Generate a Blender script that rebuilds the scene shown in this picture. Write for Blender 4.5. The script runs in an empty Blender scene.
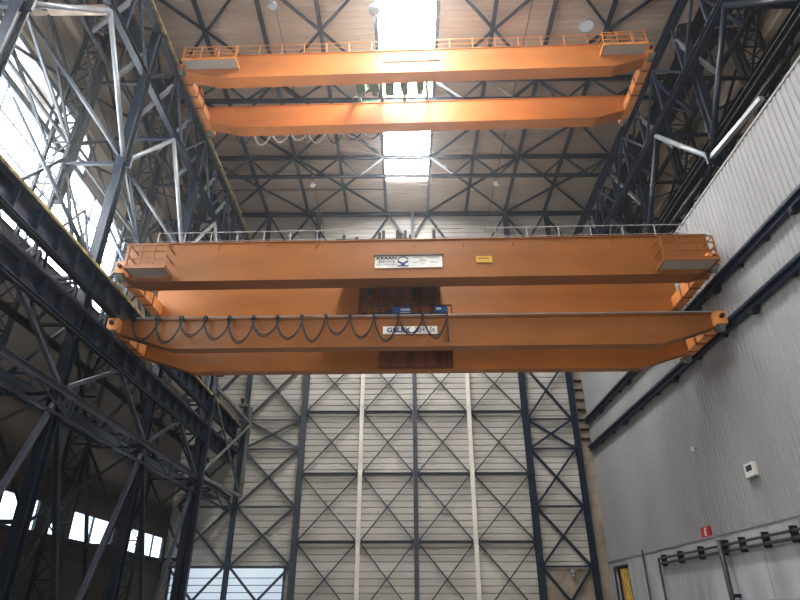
import bpy, bmesh, math, random
from mathutils import Vector, Matrix
random.seed(7)
C = bpy.context.scene.collection
H = 1.7                                  # eye height; heights below are measured from the eye
FL = -H
LOC = {}

# ------------------------------------------------------------------ materials
def mat(name, col, rough=.5, metal=0.0, var=.12, scale=3.0, bump=0.0, bscale=20, streak=None, spec=.5, col2=None):
    m = bpy.data.materials.new(name); m.use_nodes = True
    nt = m.node_tree; N = nt.nodes; L = nt.links
    b = N['Principled BSDF']
    b.inputs['Roughness'].default_value = rough; b.inputs['Metallic'].default_value = metal
    b.inputs['Specular IOR Level'].default_value = spec
    tc = N.new('ShaderNodeTexCoord'); mp = N.new('ShaderNodeMapping')
    L.new(tc.outputs['Object'], mp.inputs['Vector'])
    if streak: mp.inputs['Scale'].default_value = streak
    nz = N.new('ShaderNodeTexNoise'); nz.inputs['Scale'].default_value = scale; nz.inputs['Detail'].default_value = 5
    L.new(mp.outputs['Vector'], nz.inputs['Vector'])
    cr = N.new('ShaderNodeValToRGB')
    c2 = col2 or tuple(c*(1-2.2*var) for c in col)
    cr.color_ramp.elements[0].position = .32; cr.color_ramp.elements[0].color = (*c2, 1)
    cr.color_ramp.elements[1].position = .66; cr.color_ramp.elements[1].color = (*[min(1, c*(1+var)) for c in col], 1)
    L.new(nz.outputs['Fac'], cr.inputs['Fac']); L.new(cr.outputs['Color'], b.inputs['Base Color'])
    if bump:
        n2 = N.new('ShaderNodeTexNoise'); n2.inputs['Scale'].default_value = bscale
        L.new(tc.outputs['Object'], n2.inputs['Vector'])
        bp = N.new('ShaderNodeBump'); bp.inputs['Strength'].default_value = bump
        L.new(n2.outputs['Fac'], bp.inputs['Height']); L.new(bp.outputs['Normal'], b.inputs['Normal'])
    return m

def banded(name, cols, axis=2, period=4.0, rough=.7, dirt=.25, soft=True):
    """cladding whose panels differ a little in tone along one axis"""
    m = bpy.data.materials.new(name); m.use_nodes = True
    nt = m.node_tree; N = nt.nodes; L = nt.links; b = N['Principled BSDF']
    b.inputs['Roughness'].default_value = rough; b.inputs['Specular IOR Level'].default_value = .25
    g = N.new('ShaderNodeNewGeometry'); s = N.new('ShaderNodeSeparateXYZ'); L.new(g.outputs['Position'], s.inputs[0])
    d = N.new('ShaderNodeMath'); d.operation = 'DIVIDE'; d.inputs[1].default_value = period; L.new(s.outputs[axis], d.inputs[0])
    f = N.new('ShaderNodeMath'); f.operation = 'FLOOR'; L.new(d.outputs[0], f.inputs[0])
    w = N.new('ShaderNodeTexWhiteNoise'); w.noise_dimensions = '1D'; L.new(f.outputs[0], w.inputs['W'])
    nz = N.new('ShaderNodeTexNoise'); nz.inputs['Scale'].default_value = .22; nz.inputs['Detail'].default_value = 6
    L.new(g.outputs['Position'], nz.inputs['Vector'])
    mx = N.new('ShaderNodeMix'); mx.data_type = 'RGBA'
    mx.inputs[6].default_value = (*cols[0], 1); mx.inputs[7].default_value = (*cols[1], 1)
    L.new(w.outputs['Value'], mx.inputs[0])
    m2 = N.new('ShaderNodeMix'); m2.data_type = 'RGBA'; m2.blend_type = 'MULTIPLY'; m2.inputs[0].default_value = 1
    cr = N.new('ShaderNodeValToRGB'); cr.color_ramp.elements[0].position = .3; cr.color_ramp.elements[0].color = (1-dirt,)*3+(1,)
    cr.color_ramp.elements[1].position = .7; cr.color_ramp.elements[1].color = (1, 1, 1, 1)
    L.new(nz.outputs['Fac'], cr.inputs['Fac'])
    L.new(mx.outputs[2], m2.inputs[6]); L.new(cr.outputs['Color'], m2.inputs[7]); L.new(m2.outputs[2], b.inputs['Base Color'])
    return m

def emis(name, col, strength, col2=None, scale=.3):
    m = bpy.data.materials.new(name); m.use_nodes = True
    nt = m.node_tree; N = nt.nodes; L = nt.links
    for n in list(N): N.remove(n)
    o = N.new('ShaderNodeOutputMaterial'); e = N.new('ShaderNodeEmission'); e.inputs['Strength'].default_value = strength
    g = N.new('ShaderNodeTexCoord'); nz = N.new('ShaderNodeTexNoise'); nz.inputs['Scale'].default_value = scale
    L.new(g.outputs['Object'], nz.inputs['Vector'])
    cr = N.new('ShaderNodeValToRGB'); cr.color_ramp.elements[0].color = (*(col2 or col), 1); cr.color_ramp.elements[1].color = (*col, 1)
    cr.color_ramp.elements[0].position = .35; cr.color_ramp.elements[1].position = .6
    L.new(nz.outputs['Fac'], cr.inputs['Fac']); L.new(cr.outputs['Color'], e.inputs['Color']); L.new(e.outputs[0], o.inputs['Surface'])
    return m

M = {}
M['steel'] = mat('dark blue steel paint', (.014, .028, .058), .38, 0, .25, 1.5)
M['steel_black'] = mat('near black steel paint', (.008, .011, .017), .6, 0, .25, 1.5)
M['steel_mid'] = mat('blue grey steel paint', (.040, .060, .092), .4, 0, .2, 1.2)
M['steel_light'] = mat('pale and lit grey steel', (.34, .37, .40), .35, .2, .15, 1.0)  # lit look of tubes and bars put into the colour
M['steel_cream'] = mat('cream column paint', (.80, .77, .71), .5, 0, .08, 1.0)
M['steel_olive'] = mat('worn grey green steel', (.16, .17, .15), .5, 0, .25, 1.5)
M['steel_tan'] = mat('tan lit steel', (.42, .33, .25), .5, 0, .2, 1.5)  # light on the strut put into its tan colour
M['rail_yellow'] = mat('ochre lit rail flange', (.42, .33, .14), .7, 0, .35, 2.5)  # ochre strip with the flange's lit look put in
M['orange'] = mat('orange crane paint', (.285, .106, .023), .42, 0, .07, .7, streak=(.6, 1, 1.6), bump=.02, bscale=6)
M['orange_lit'] = mat('lit orange crane paint', (.37, .133, .023), .42, 0, .06, .7, streak=(.6, 1, 1.6))  # brighter copy of the orange: light on the rear girders put in
M['orange_top'] = mat('sunlit orange crane paint', (.60, .215, .05), .42, 0, .06, .7, streak=(.6, 1, 1.6))  # topmost crane's orange, brightened in colour for the light up there
M['steel_side'] = mat('blue black column paint', (.013, .022, .038), .36, 0, .25, 1.2)
M['steel_wall'] = mat('blue grey wall steel', (.062, .078, .10), .45, 0, .15, 1.2)
M['steel_pale'] = mat('grey end frame paint', (.20, .21, .205), .45, 0, .15, 1.0)
M['steel_brace'] = mat('lit greyish violet brace steel', (.075, .082, .115), .45, 0, .15, 1.0)  # lighter than the other bars: their lit look is in the colour
M['redbrown'] = mat('red brown trolley shade', (.19, .05, .02), .6, 0, .3, 2.0, streak=(2, 1, .3))
M['orange_dark'] = mat('dark orange crane paint', (.30, .09, .03), .5, 0, .1, 1)  # redder orange for ribs, motors, clips and small print
M['orange_pale'] = mat('pale orange end carriage paint', (.75, .33, .11), .45, 0, .12, 1.5)
M['grating'] = mat('grey floor grating', (.42, .40, .36), .7, .1, .05, 8)
M['black'] = mat('black rubber', (.012, .012, .014), .5, 0, .2, 4)
M['white'] = mat('white sign face', (.72, .71, .68), .6, 0, .06, 2)
M['sign_grey'] = mat('grey print', (.28, .29, .32), .6, 0, .05, 2)
M['ink'] = mat('black print', (.02, .02, .025), .6, 0, .05, 2)
M['ink_blue'] = mat('dark blue print', (.02, .045, .16), .6, 0, .05, 2)
M['yellow'] = mat('yellow sign face', (.58, .36, .04), .6, 0, .08, 2)
M['red'] = mat('red sign face', (.50, .02, .03), .5, 0, .08, 2)
M['blue'] = mat('blue hoist paint', (.02, .085, .26), .4, 0, .15, 2)
M['green'] = mat('green hoist paint', (.05, .13, .045), .5, 0, .25, 3)
M['cable_white'] = mat('pale festoon cable', (.6, .6, .58), .5, 0, .1, 2)
M['concrete'] = mat('grey concrete', (.42, .44, .46), .8, 0, .12, .8, bump=.05, streak=(1, 1, .35))
M['floor'] = mat('hall floor concrete', (.42, .40, .37), .6, 0, .2, .4)
M['pipe'] = mat('brown grey pipe', (.085, .078, .085), .5, .2, .2, 3)
M['clad_right'] = mat('light grey profiled cladding', (.32, .326, .33), .6, .05, .05, .25, streak=(1, 1, .35), spec=.3)
M['clad_back'] = banded('beige horizontal cladding', ((.66, .645, .61), (.56, .545, .51)), 2, 1.0, .6, .25)
M['clad_roof'] = banded('tan roof sheet', ((.66, .56, .47), (.58, .49, .41)), 1, 2.2, .7, .15)
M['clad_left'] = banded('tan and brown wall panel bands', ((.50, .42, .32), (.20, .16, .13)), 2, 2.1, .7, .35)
M['clad_dark'] = banded('shaded lower wall panel', ((.12, .105, .09), (.08, .07, .062)), 2, 2.1, .7, .35)  # lower part of the left wall, shade put into the colours
M['corner'] = mat('brown corner cladding', (.36, .31, .25), .7, 0, .15, 1)
M['glass_sky'] = emis('skylight glazing', (1, .99, .97), 42)
M['glass_glow'] = emis('glowing side glazing', (.93, .97, 1), 14, (.85, .9, .95), .25)
M['wall_glow'] = emis('lit wall glow', (.95, .96, 1), 2.0, (.30, .28, .26), .5)
M['glass_low'] = emis('low window pane', (.80, .90, 1), 2.6)
M['glass_blue'] = emis('translucent blue white sheet', (.80, .92, 1), 1.0, (.58, .68, .80), .12)
M['door_glow'] = mat('ochre door leaf', (.85, .50, .12), .6, 0, .35, 1.6, streak=(1, 3, .8))
M['dark'] = mat('dark recess', (.012, .012, .014), .8)
M['lamp_glass'] = emis('lamp glass', (1, 1, 1), .35)
M['lamp_body'] = mat('lamp grey', (.32, .32, .33), .5)

# ------------------------------------------------------------------ mesh builder
class MB:
    def __init__(self): self.bm = bmesh.new()
    def quad(self, pts):
        vs = [self.bm.verts.new(p) for p in pts]; self.bm.faces.new(vs)
    def box(self, x0, x1, y0, y1, z0, z1):
        v = [self.bm.verts.new((x, y, z)) for x in (x0, x1) for y in (y0, y1) for z in (z0, z1)]
        for f in ((0,1,3,2),(4,6,7,5),(0,4,5,1),(2,3,7,6),(0,2,6,4),(1,5,7,3)):
            self.bm.faces.new([v[i] for i in f])
        return self
    def _frame(self, p, q, up):
        p = Vector(p); q = Vector(q); d = (q-p).normalized(); up = Vector(up)
        if abs(d.dot(up)) > .98: up = Vector((0, 1, 0)) if abs(d.y) < .9 else Vector((1, 0, 0))
        s = d.cross(up).normalized(); u = s.cross(d).normalized()
        return p, q, s, u
    def bar(self, p, q, w=.1, h=None, up=(0, 0, 1)):
        h = h or w; p, q, s, u = self._frame(p, q, up)
        r = []
        for c in (p, q):
            r.append([self.bm.verts.new(c + s*a*w/2 + u*b*h/2) for a, b in ((-1,-1),(1,-1),(1,1),(-1,1))])
        a, b = r
        for i in range(4):
            j = (i+1) % 4; self.bm.faces.new((a[i], a[j], b[j], b[i]))
        self.bm.faces.new(a[::-1]); self.bm.faces.new(b)
        return self
    def ibar(self, p, q, w, h, t=.03, up=(0, 0, 1)):
        """H section: flanges w wide, h apart along up"""
        p, q, s, u = self._frame(p, q, up)
        for k in (-1, 1):
            o = u*k*(h/2-t/2); self.bar(p+o, q+o, w, t, up)
        self.bar(p, q, t, h-2*t, up)
        return self
    def tube(self, p, q, r, n=8):
        p, q, s, u = self._frame(p, q, (0, 0, 1)); A = []; B = []
        for i in range(n):
            a = 2*math.pi*i/n; o = s*math.cos(a)*r + u*math.sin(a)*r
            A.append(self.bm.verts.new(p+o)); B.append(self.bm.verts.new(q+o))
        for i in range(n):
            j = (i+1) % n; self.bm.faces.new((A[i], A[j], B[j], B[i]))
        self.bm.faces.new(A[::-1]); self.bm.faces.new(B)
        return self
    def path(self, pts, r, n=6):
        rings = []
        for i, p in enumerate(pts):
            p = Vector(p); d = (Vector(pts[min(i+1, len(pts)-1)]) - Vector(pts[max(i-1, 0)])).normalized()
            ref = Vector((0, 1, 0)) if abs(d.y) < .9 else Vector((0, 0, 1))
            s = d.cross(ref).normalized(); u = s.cross(d)
            rings.append([self.bm.verts.new(p + s*math.cos(2*math.pi*k/n)*r + u*math.sin(2*math.pi*k/n)*r) for k in range(n)])
        for a, b in zip(rings, rings[1:]):
            for k in range(n):
                j = (k+1) % n; self.bm.faces.new((a[k], a[j], b[j], b[k]))
        self.bm.faces.new(rings[0][::-1]); self.bm.faces.new(rings[-1])
        return self
    def prism(self, poly, y0, y1):
        """poly in x,z ; extruded in y"""
        A = [self.bm.verts.new((x, y0, z)) for x, z in poly]; B = [self.bm.verts.new((x, y1, z)) for x, z in poly]
        n = len(poly)
        for i in range(n):
            j = (i+1) % n; self.bm.faces.new((A[i], A[j], B[j], B[i]))
        self.bm.faces.new(A[::-1]); self.bm.faces.new(B)
        return self
    def lathe(self, c, prof, n=14):
        rings = []
        for r, z in prof:
            rings.append([self.bm.verts.new((c[0]+r*math.cos(2*math.pi*k/n), c[1]+r*math.sin(2*math.pi*k/n), c[2]+z)) for k in range(n)])
        for a, b in zip(rings, rings[1:]):
            for k in range(n):
                j = (k+1) % n; self.bm.faces.new((a[k], a[j], b[j], b[k]))
        self.bm.faces.new(rings[0][::-1]); self.bm.faces.new(rings[-1])
        return self
    def build(self, name, m, parent=None, local=False, smooth=False):
        bm = self.bm
        if not local:
            for v in bm.verts: v.co.z += H
        bmesh.ops.recalc_face_normals(bm, faces=bm.faces)
        xs = [v.co.x for v in bm.verts]; ys = [v.co.y for v in bm.verts]; zs = [v.co.z for v in bm.verts]
        o = Vector(((min(xs)+max(xs))/2, (min(ys)+max(ys))/2, min(zs)))
        for v in bm.verts: v.co -= o
        me = bpy.data.meshes.new(name); bm.to_mesh(me); bm.free()
        me.materials.append(m)
        if smooth:
            for p in me.polygons: p.use_smooth = True
        ob = bpy.data.objects.new(name, me); C.objects.link(ob)
        LOC[ob.name] = o
        if parent: ob.parent = parent; ob.location = o - LOC[parent.name]
        else: ob.location = o
        return ob

def tag(o, label=None, cat=None, group=None, kind=None):
    if label: o['label'] = label
    if cat: o['category'] = cat
    if group: o['group'] = group
    if kind: o['kind'] = kind
    return o
def thing(name, label, cat, loc, group=None, rz=0, local=False):
    o = bpy.data.objects.new(name, None); C.objects.link(o); o.empty_display_size = .3
    o.location = (loc[0], loc[1], loc[2]+H); o.rotation_euler = (0, 0, rz)
    LOC[o.name] = Vector((0, 0, 0)) if local else Vector(o.location)
    return tag(o, label, cat, group)
def struct(name, mb, m): return tag(mb.build(name, m), kind='structure')

# ------------------------------------------------------------------ main dimensions
CAD = [14.5, 23.4, 32.3, 41.1]           # frame lines along the hall
BAY = 8.9
YB = 49.8                                # back wall
YF = -14.0                               # unseen front behind the viewer, left open for light
ZR = 36.5                                # roof
XLW, XRW, XRU = -18.9, 15.5, 21.0        # left wall, right cladding, right upper wall
SKX0, SKX1, SKY0, SKY1 = -1.85, 2.2, 2.0, 45.2

# ------------------------------------------------------------------ the shell
struct('floor', MB().box(-20, 22, YF, 51, FL-.3, FL), M['floor'])

# roof sheet: real ribs running across the hall
def roof_piece(mb, x0, x1, y0, y1, pitch=.45, d=.05):
    y = y0; z = ZR
    while y < y1-1e-4:
        ya = min(y+pitch*.62, y1); yb = min(y+pitch*.70, y1); yc = min(y+pitch*.92, y1); yd = min(y+pitch, y1)
        pts = [(y, z), (ya, z), (yb, z+d), (yc, z+d), (yd, z)]
        for (a, za), (b, zb) in zip(pts, pts[1:]):
            if b-a > 1e-5: mb.quad([(x0, a, za), (x1, a, za), (x1, b, zb), (x0, b, zb)])
        y = yd
rb = MB()
roof_piece(rb, -20, SKX0, YF, 51); roof_piece(rb, SKX1, 22, YF, 51)
roof_piece(rb, SKX0, SKX1, SKY1, 51); roof_piece(rb, SKX0, SKX1, YF, SKY0)
rb.box(-20, 22, YF, SKY0, ZR+.2, ZR+.3); rb.box(-20, SKX0, SKY0, 51, ZR+.2, ZR+.3)
rb.box(SKX1, 22, SKY0, 51, ZR+.2, ZR+.3); rb.box(SKX0, SKX1, SKY1, 51, ZR+.2, ZR+.3)
for (a, b) in ((SKX0-.08, SKX0), (SKX1, SKX1+.08)): rb.box(a, b, SKY0, SKY1, ZR-.1, ZR+.6)
struct('ceiling', rb, M['clad_roof'])
w = tag(bpy.data.objects.new('window_1', None), kind='structure'); C.objects.link(w); w.location = (0, 20, ZR+H+.3); LOC['window_1'] = Vector(w.location)
MB().box(SKX0, SKX1, SKY0, SKY1, ZR+.35, ZR+.4).build('pane', M['glass_sky'], w)

# back wall: horizontal ribs
def sheet_z(mb, x0, x1, z0, z1, y, pitch=.5, d=.06):
    z = z0
    while z < z1-1e-4:
        za = min(z+pitch*.70, z1); zb = min(z+pitch*.76, z1); zc = min(z+pitch*.94, z1); zd = min(z+pitch, z1)
        pts = [(y, z), (y, za), (y+d, zb), (y+d, zc), (y, zd)]
        for (ya, a), (yb, b) in zip(pts, pts[1:]):
            if b-a > 1e-5: mb.quad([(x0, ya, a), (x1, ya, a), (x1, yb, b), (x0, yb, b)])
        z = zd
wb = MB(); GX0, GX1, GZ0, GZ1 = -18.2, -9.4, -1.2, 3.0
sheet_z(wb, XLW, 14.6, 3.0, 37, YB+.3)
sheet_z(wb, -9.4, 14.6, FL, 3.0, YB+.3); sheet_z(wb, XLW, -18.2, FL, 3.0, YB+.3); sheet_z(wb, -18.2, -9.4, FL, -1.2, YB+.3)
sheet_z(wb, 14.6, XRU, 15, 37, YB+.3)
wb.box(XLW, XRU, YB+.5, YB+.7, 3.0, 37); wb.box(-9.4, XRU, YB+.5, YB+.7, FL, 3.0)
struct('wall_back', wb, M['clad_back'])
struct('trim_1', MB().box(14.65, XRW, YB+.12, YB+.28, FL, 34), M['corner'])
struct('trim_2', MB().box(10.5, 14.5, YB+.2, YB+.29, FL, 3.0), M['corner'])
w2 = tag(bpy.data.objects.new('window_2', None), kind='structure'); C.objects.link(w2); w2.location = (-13.8, YB+.35, FL+H); LOC['window_2'] = Vector(w2.location)
MB().box(GX0, GX1, YB+.34, YB+.40, GZ0, GZ1).build('pane', M['glass_blue'], w2)
f = MB()
for x in (GX0, GX1): f.box(x-.08, x+.08, YB+.2, YB+.36, GZ0-.1, GZ1+.1)
f.box(GX0, GX1, YB+.2, YB+.36, GZ1, GZ1+.12)
for i in range(1, 8): f.box(GX0, GX1, YB+.31, YB+.35, GZ0+.5*i, GZ0+.5*i+.05)
f.build('window_frame', M['steel_wall'], w2)

# left wall with its glazed band and low windows
LW = [(23.6, 27.2), (28.6, 31.9), (32.7, 33.9), (35.0, 40.7), (41.6, 44.9), (45.4, 49.4)]
WZ0, WZ1 = 3.6, 5.15
GB = (7.0, 33.5, 16.3, 22.4)
wl = MB(); X0, X1 = XLW-.25, XLW
def lw(y0, y1, z0, z1): wl.box(X0, X1, y0, y1, z0, z1)
lw(YF, 51, 25.2, 37); lw(YF, 51, GB[3], GB[3]+.25); lw(YF, GB[0], GB[3]+.25, 25.2); lw(27.5, 51, GB[3]+.25, 25.2); lw(YF, GB[0], GB[2], GB[3]); lw(GB[1], 51, GB[2], GB[3])
struct('wall_left', wl, M['clad_left'])
wl = MB()
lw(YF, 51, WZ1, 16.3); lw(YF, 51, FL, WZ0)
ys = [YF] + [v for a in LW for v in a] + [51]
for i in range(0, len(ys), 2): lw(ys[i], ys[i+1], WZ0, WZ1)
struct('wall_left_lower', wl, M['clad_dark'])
k = 3
def window_left(y0, y1, z0, z1, m, bars_y, bars_z):
    global k
    w = tag(bpy.data.objects.new('window_%d' % k, None), kind='structure'); C.objects.link(w)
    w.location = (XLW, (y0+y1)/2, z0+H); LOC[w.name] = Vector(w.location); k += 1
    MB().box(XLW-.16, XLW-.12, y0, y1, z0, z1).build('pane', m, w)
    f = MB()
    for a in (y0, y1): f.box(XLW-.11, XLW+.05, a-.06, a+.06, z0-.06, z1+.06)
    for a in (z0, z1): f.box(XLW-.11, XLW+.05, y0-.06, y1+.06, a-.06, a+.06)
    for i in range(1, bars_y): a = y0+(y1-y0)*i/bars_y; f.box(XLW-.11, XLW+.02, a-.03, a+.03, z0, z1)
    for i in range(1, bars_z): a = z0+(z1-z0)*i/bars_z; f.box(XLW-.11, XLW+.02, y0, y1, a-.04, a+.04)
    f.build('window_frame', M['steel'], w)
window_left(*GB, M['glass_glow'], 6, 4)
window_left(GB[0], 27.5, GB[3]+.25, 25.2, M['wall_glow'], 5, 2)  # lit wall above the glazing, given as an added glowing band
for (a, b) in LW: window_left(a, b, WZ0, WZ1, M['glass_low'], max(1, round((b-a)/2.6)), 1)

# right wall: profiled sheet standing on a concrete plinth
CZ = 3.42; RT = 19.2
wr = MB(); y = YF; p = .34
while y < YB+.3:
    pts = [(0, y), (0, y+p*.5), (.05, y+p*.62), (.05, y+p*.88), (0, y+p)]
    for (da, ya), (db, yb) in zip(pts, pts[1:]):
        wr.quad([(XRW+da, ya, CZ), (XRW+db, yb, CZ), (XRW+db, yb, RT), (XRW+da, ya, RT)])
    y += p
wr.box(XRW+.1, XRW+.2, YF, YB+.3, CZ, RT); wr.box(XRW-.03, XRW+.2, YF, YB+.3, RT, RT+.12)
struct('wall_right', wr, M['clad_right'])
pl = MB(); DY0, DY1, DZ = 45.6, 48.7, 2.95
for a in range(-14, 46, 3):
    b = min(a+3, DY0); pl.box(XRW-.06, XRW+.2, a+.02, b-.02, FL, CZ-.05)
pl.box(XRW, XRW+.2, YF, DY0, FL, CZ-.02)
pl.box(XRW-.06, XRW+.2, DY1, YB+.3, FL, CZ-.05); pl.box(XRW-.06, XRW+.2, DY0, DY1, DZ, CZ-.05)
struct('wall_right_plinth', pl, M['concrete'])
struct('trim_3', MB().box(XRW-.12, XRW, YF, YB+.3, CZ-.06, CZ+.02), M['lamp_body'])
struct('trim_4', MB().box(XRW-.16, XRW-.06, YF, DY0, .30, .50), M['lamp_body'])
d = tag(bpy.data.objects.new('door_1', None), kind='structure'); C.objects.link(d); d.location = (XRW, 47, FL+H); LOC['door_1'] = Vector(d.location)
MB().box(XRW+.25, XRW+.5, DY0-.2, DY1+.2, FL, DZ+.2).build('door_recess', M['dark'], d)
MB().box(XRW+.05, XRW+.12, DY0+.4, DY1-1.0, FL, DZ-.15).build('door_leaf', M['door_glow'], d)
MB().box(XRW-.08, XRW+.02, DY0-.08, DY0, FL, DZ+.08).box(XRW-.08, XRW+.02, DY1, DY1+.08, FL, DZ+.08).box(XRW-.08, XRW+.02, DY0, DY1, DZ, DZ+.08).build('door_frame', M['pipe'], d)
struct('wall_right_upper', MB().box(XRU, XRU+.2, YF, 51, RT-1, 37), M['clad_left'])
struct('trim_5', MB().box(XRW+.2, XRU, YF, YB+.3, RT-.3, RT-.1), M['steel_black'])

# ------------------------------------------------------------------ roof steel
nth = ['first', 'second', 'third', 'fourth', 'fifth', 'sixth', 'seventh']
PUR = [-14.1, -9.9, -5.9, -1.95, 2.3, 6.2, 10.2, 14.2]
TY = [14.9, 23.8, 32.5, 41.3]
for n, y in enumerate(TY):
    where = ['nearest the viewer above the picture top', 'along the top edge of the view', 'behind the two girders of the topmost crane', 'below the topmost crane'][n]
    if n == 0: continue
    t = thing('roof_truss', 'dark blue roof truss ' + where, 'roof truss', (0, y, 34))
    MB().ibar((XLW+.3, y, 36.15), (XRU-.3, y, 36.15), .3, .3, .03).build('top_chord', M['steel'], t)
    MB().ibar((XLW+.3, y, 34.0), (XRU-.3, y, 34.0), .26, .26, .03).build('bottom_chord', M['steel'], t)
    xs = [-17.9, -13.9, -9.9, -5.9, -1.95, 2.3, 6.2, 10.2, 14.2, 18.2]
    for i, x in enumerate(xs):
        for s in (-1, 1):
            xe = x+s*2.0
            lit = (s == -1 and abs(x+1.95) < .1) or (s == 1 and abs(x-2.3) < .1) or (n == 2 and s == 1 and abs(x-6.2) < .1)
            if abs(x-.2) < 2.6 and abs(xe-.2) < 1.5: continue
            MB().bar((x, y, 36.05), (xe, y, 34.05), .13).build('web_bar', M['steel_light'] if lit else M['steel'], t)  # bars beside the skylight are coloured paler to look lit
for i, x in enumerate(PUR):
    side = ['leftmost of the roof', 'second from the left', 'third from the left', 'running along the left edge of the skylight',
            'running along the right edge of the skylight', 'third from the right', 'second from the right', 'rightmost of the roof'][i]
    tag(MB().ibar((x, 8, 36.3), (x, YB, 36.3), .26, .3, .03).build('roof_beam', M['steel']), 'dark blue lengthwise roof beam, ' + side, 'beam')
tag(MB().bar((XLW, 46.1, 36.35), (-2.1, 46.1, 36.35), .07).build('roof_purlin', M['steel_mid']), 'thin cross purlin under the roof left of the skylight end', 'purlin')
BY = [14.9, 23.8, 32.5, 41.3, 49.6]
XC = [(-18.0, -9.9, 'at the far left'), (-9.9, -1.95, 'left of the skylight'), (2.3, 10.2, 'right of the skylight'), (10.2, 18.4, 'at the far right')]
BN = ['', 'above topmost crane', 'just below topmost crane', 'nearest the end wall']
for j in range(1, 4):
    for (x0, x1, w_) in XC:
        t = thing('roof_cross_brace', 'dark X brace under roof %s, %s' % (w_, BN[j]), 'brace', ((x0+x1)/2, (BY[j]+BY[j+1])/2, 36), 'X braces under the roof')
        MB().bar((x0, BY[j], 36.2), (x1, BY[j+1], 36.2), .17).build('brace_bar', M['steel'], t)
        MB().bar((x1, BY[j], 36.08), (x0, BY[j+1], 36.08), .17).build('brace_bar', M['steel'], t)
# cords and pendant lamps
for x, s in ((-8.1, 'left'), (8.0, 'right')):
    tag(MB().tube((x, 20, 33.75), (x, YB, 33.75), .03, 6).build('lamp_cable', M['black']), 'thin dark cable strung lengthwise under the roof on the %s side' % s, 'cable')
for (x, y, r_, lab) in ((-8.1, 41.3, .28, 'small white pendant lamp hung on the cable left of the skylight, near the end wall'),
                    (8.0, 41.3, .28, 'small white pendant lamp hung on the cable right of the skylight, near the end wall'),
                    (-8.1, 23.9, .3, 'small pale lamp hung under the top left truss at the picture edge'),
                    (11.6, 25.5, .55, 'round grey floodlight hung above the right end of the topmost crane')):
    t = thing('pendant_lamp', lab, 'lamp', (x, y, 33.0))
    MB().tube((x, y, 33.35), (x, y, 33.88), .03, 6).build('stem', M['black'], t)
    MB().lathe((x, y, 32.95), [(r_*.9, 0), (r_, .08), (r_*.8, .25), (r_*.3, .4), (.05, .42)]).build('lamp_housing', M['lamp_body'], t, smooth=True)
    MB().lathe((x, y, 32.88), [(r_*.5, 0), (r_*.8, .06)]).build('lamp_glass', M['lamp_glass'], t)
t = thing('hanging_block', 'grey ball shaped weight hanging on a cord left of the skylight at the top', 'hoist weight', (-1.75, 23, 31.0))
MB().lathe((-1.75, 23, 31.0), [(.05, 0), (.22, .06), (.33, .2), (.36, .36), (.33, .52), (.22, .66), (.05, .72)]).build('ball', M['lamp_body'], t, smooth=True)
MB().tube((-1.75, 23, 31.7), (-1.75, 23, 36.4), .05, 6).tube((-1.75, 23, 29.5), (-1.75, 23, 31.05), .03, 6).build('cord', M['pipe'], t)

# ------------------------------------------------------------------ back wall steel
BX = [-13.8, -8.75, -3.8, .75, 5.4, 10.2, 14.35]
bl = ['bluish steel column on the end wall beside the left lattice frames', 'thick blue grey column on the end wall, left edge of the middle bays',
      'cream painted slim column on the end wall, left of centre', 'blue grey column at the centre of the end wall',
      'cream white slim column on the end wall, right of centre', 'thick dark column on the end wall, right edge of the middle bays',
      'dark column on the end wall nearest the right corner']
bm_ = ['steel_mid', 'steel_wall', 'steel_cream', 'steel_wall', 'steel_cream', 'steel', 'steel']
bw = [.34, .46, .32, .34, .32, .5, .42]
for x, l, m_, w_ in zip(BX, bl, bm_, bw):
    t = thing('steel_column', l, 'column', (x, YB, FL))
    MB().ibar((x, YB, FL), (x, YB, 31.5 if m_ == 'steel_cream' else 36.2), w_, .45, .04, up=(0, 1, 0)).build('column_shaft', M[m_], t)
    MB().box(x-w_*.75, x+w_*.75, YB-.35, YB+.26, FL, FL+.05).build('base_plate', M[m_], t)
ROW = [-.4, 4.85, 10.05, 15.25, 20.45]
mid = ['just left of the left cream column', 'between left cream and central columns', 'between central and right cream columns', 'just right of the right cream column']
lvl = ['lowest level', 'second level up', 'third level up', 'topmost level']
for b in range(4):
    x0, x1 = BX[b+1]+.2, BX[b+2]-.2
    for r in range(1, 5):
        z = ROW[r]
        tag(MB().ibar((x0, YB, z), (x1, YB, z), .22, .2, .025).build('wall_strut', M['steel_wall']),
            'horizontal strut on end wall %s, %s' % (mid[b], ['', 'lowest', 'second up', 'third up', 'behind the cranes'][r]), 'strut', 'horizontal struts on the end wall')
    for r in range(4):
        za, zb = ROW[r]+.1, ROW[r+1]-.1
        t = thing('wall_cross_brace', 'thin X brace on end wall %s, %s' % (mid[b], lvl[r]), 'brace', ((x0+x1)/2, YB, za), 'thin X braces on the end wall')
        MB().bar((x0, YB-.02, za), (x1, YB-.02, zb), .09).build('brace_bar', M['steel'], t)
        MB().bar((x1, YB+.08, za), (x0, YB+.08, zb), .09).build('brace_bar', M['steel'], t)
OUT = [-2.2, 3.1, 7.5, 12.1, 14.6, 19.8]
ol = ['lowest panel', 'second panel up', 'third panel up', 'short flat fourth panel', 'topmost panel']
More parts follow.
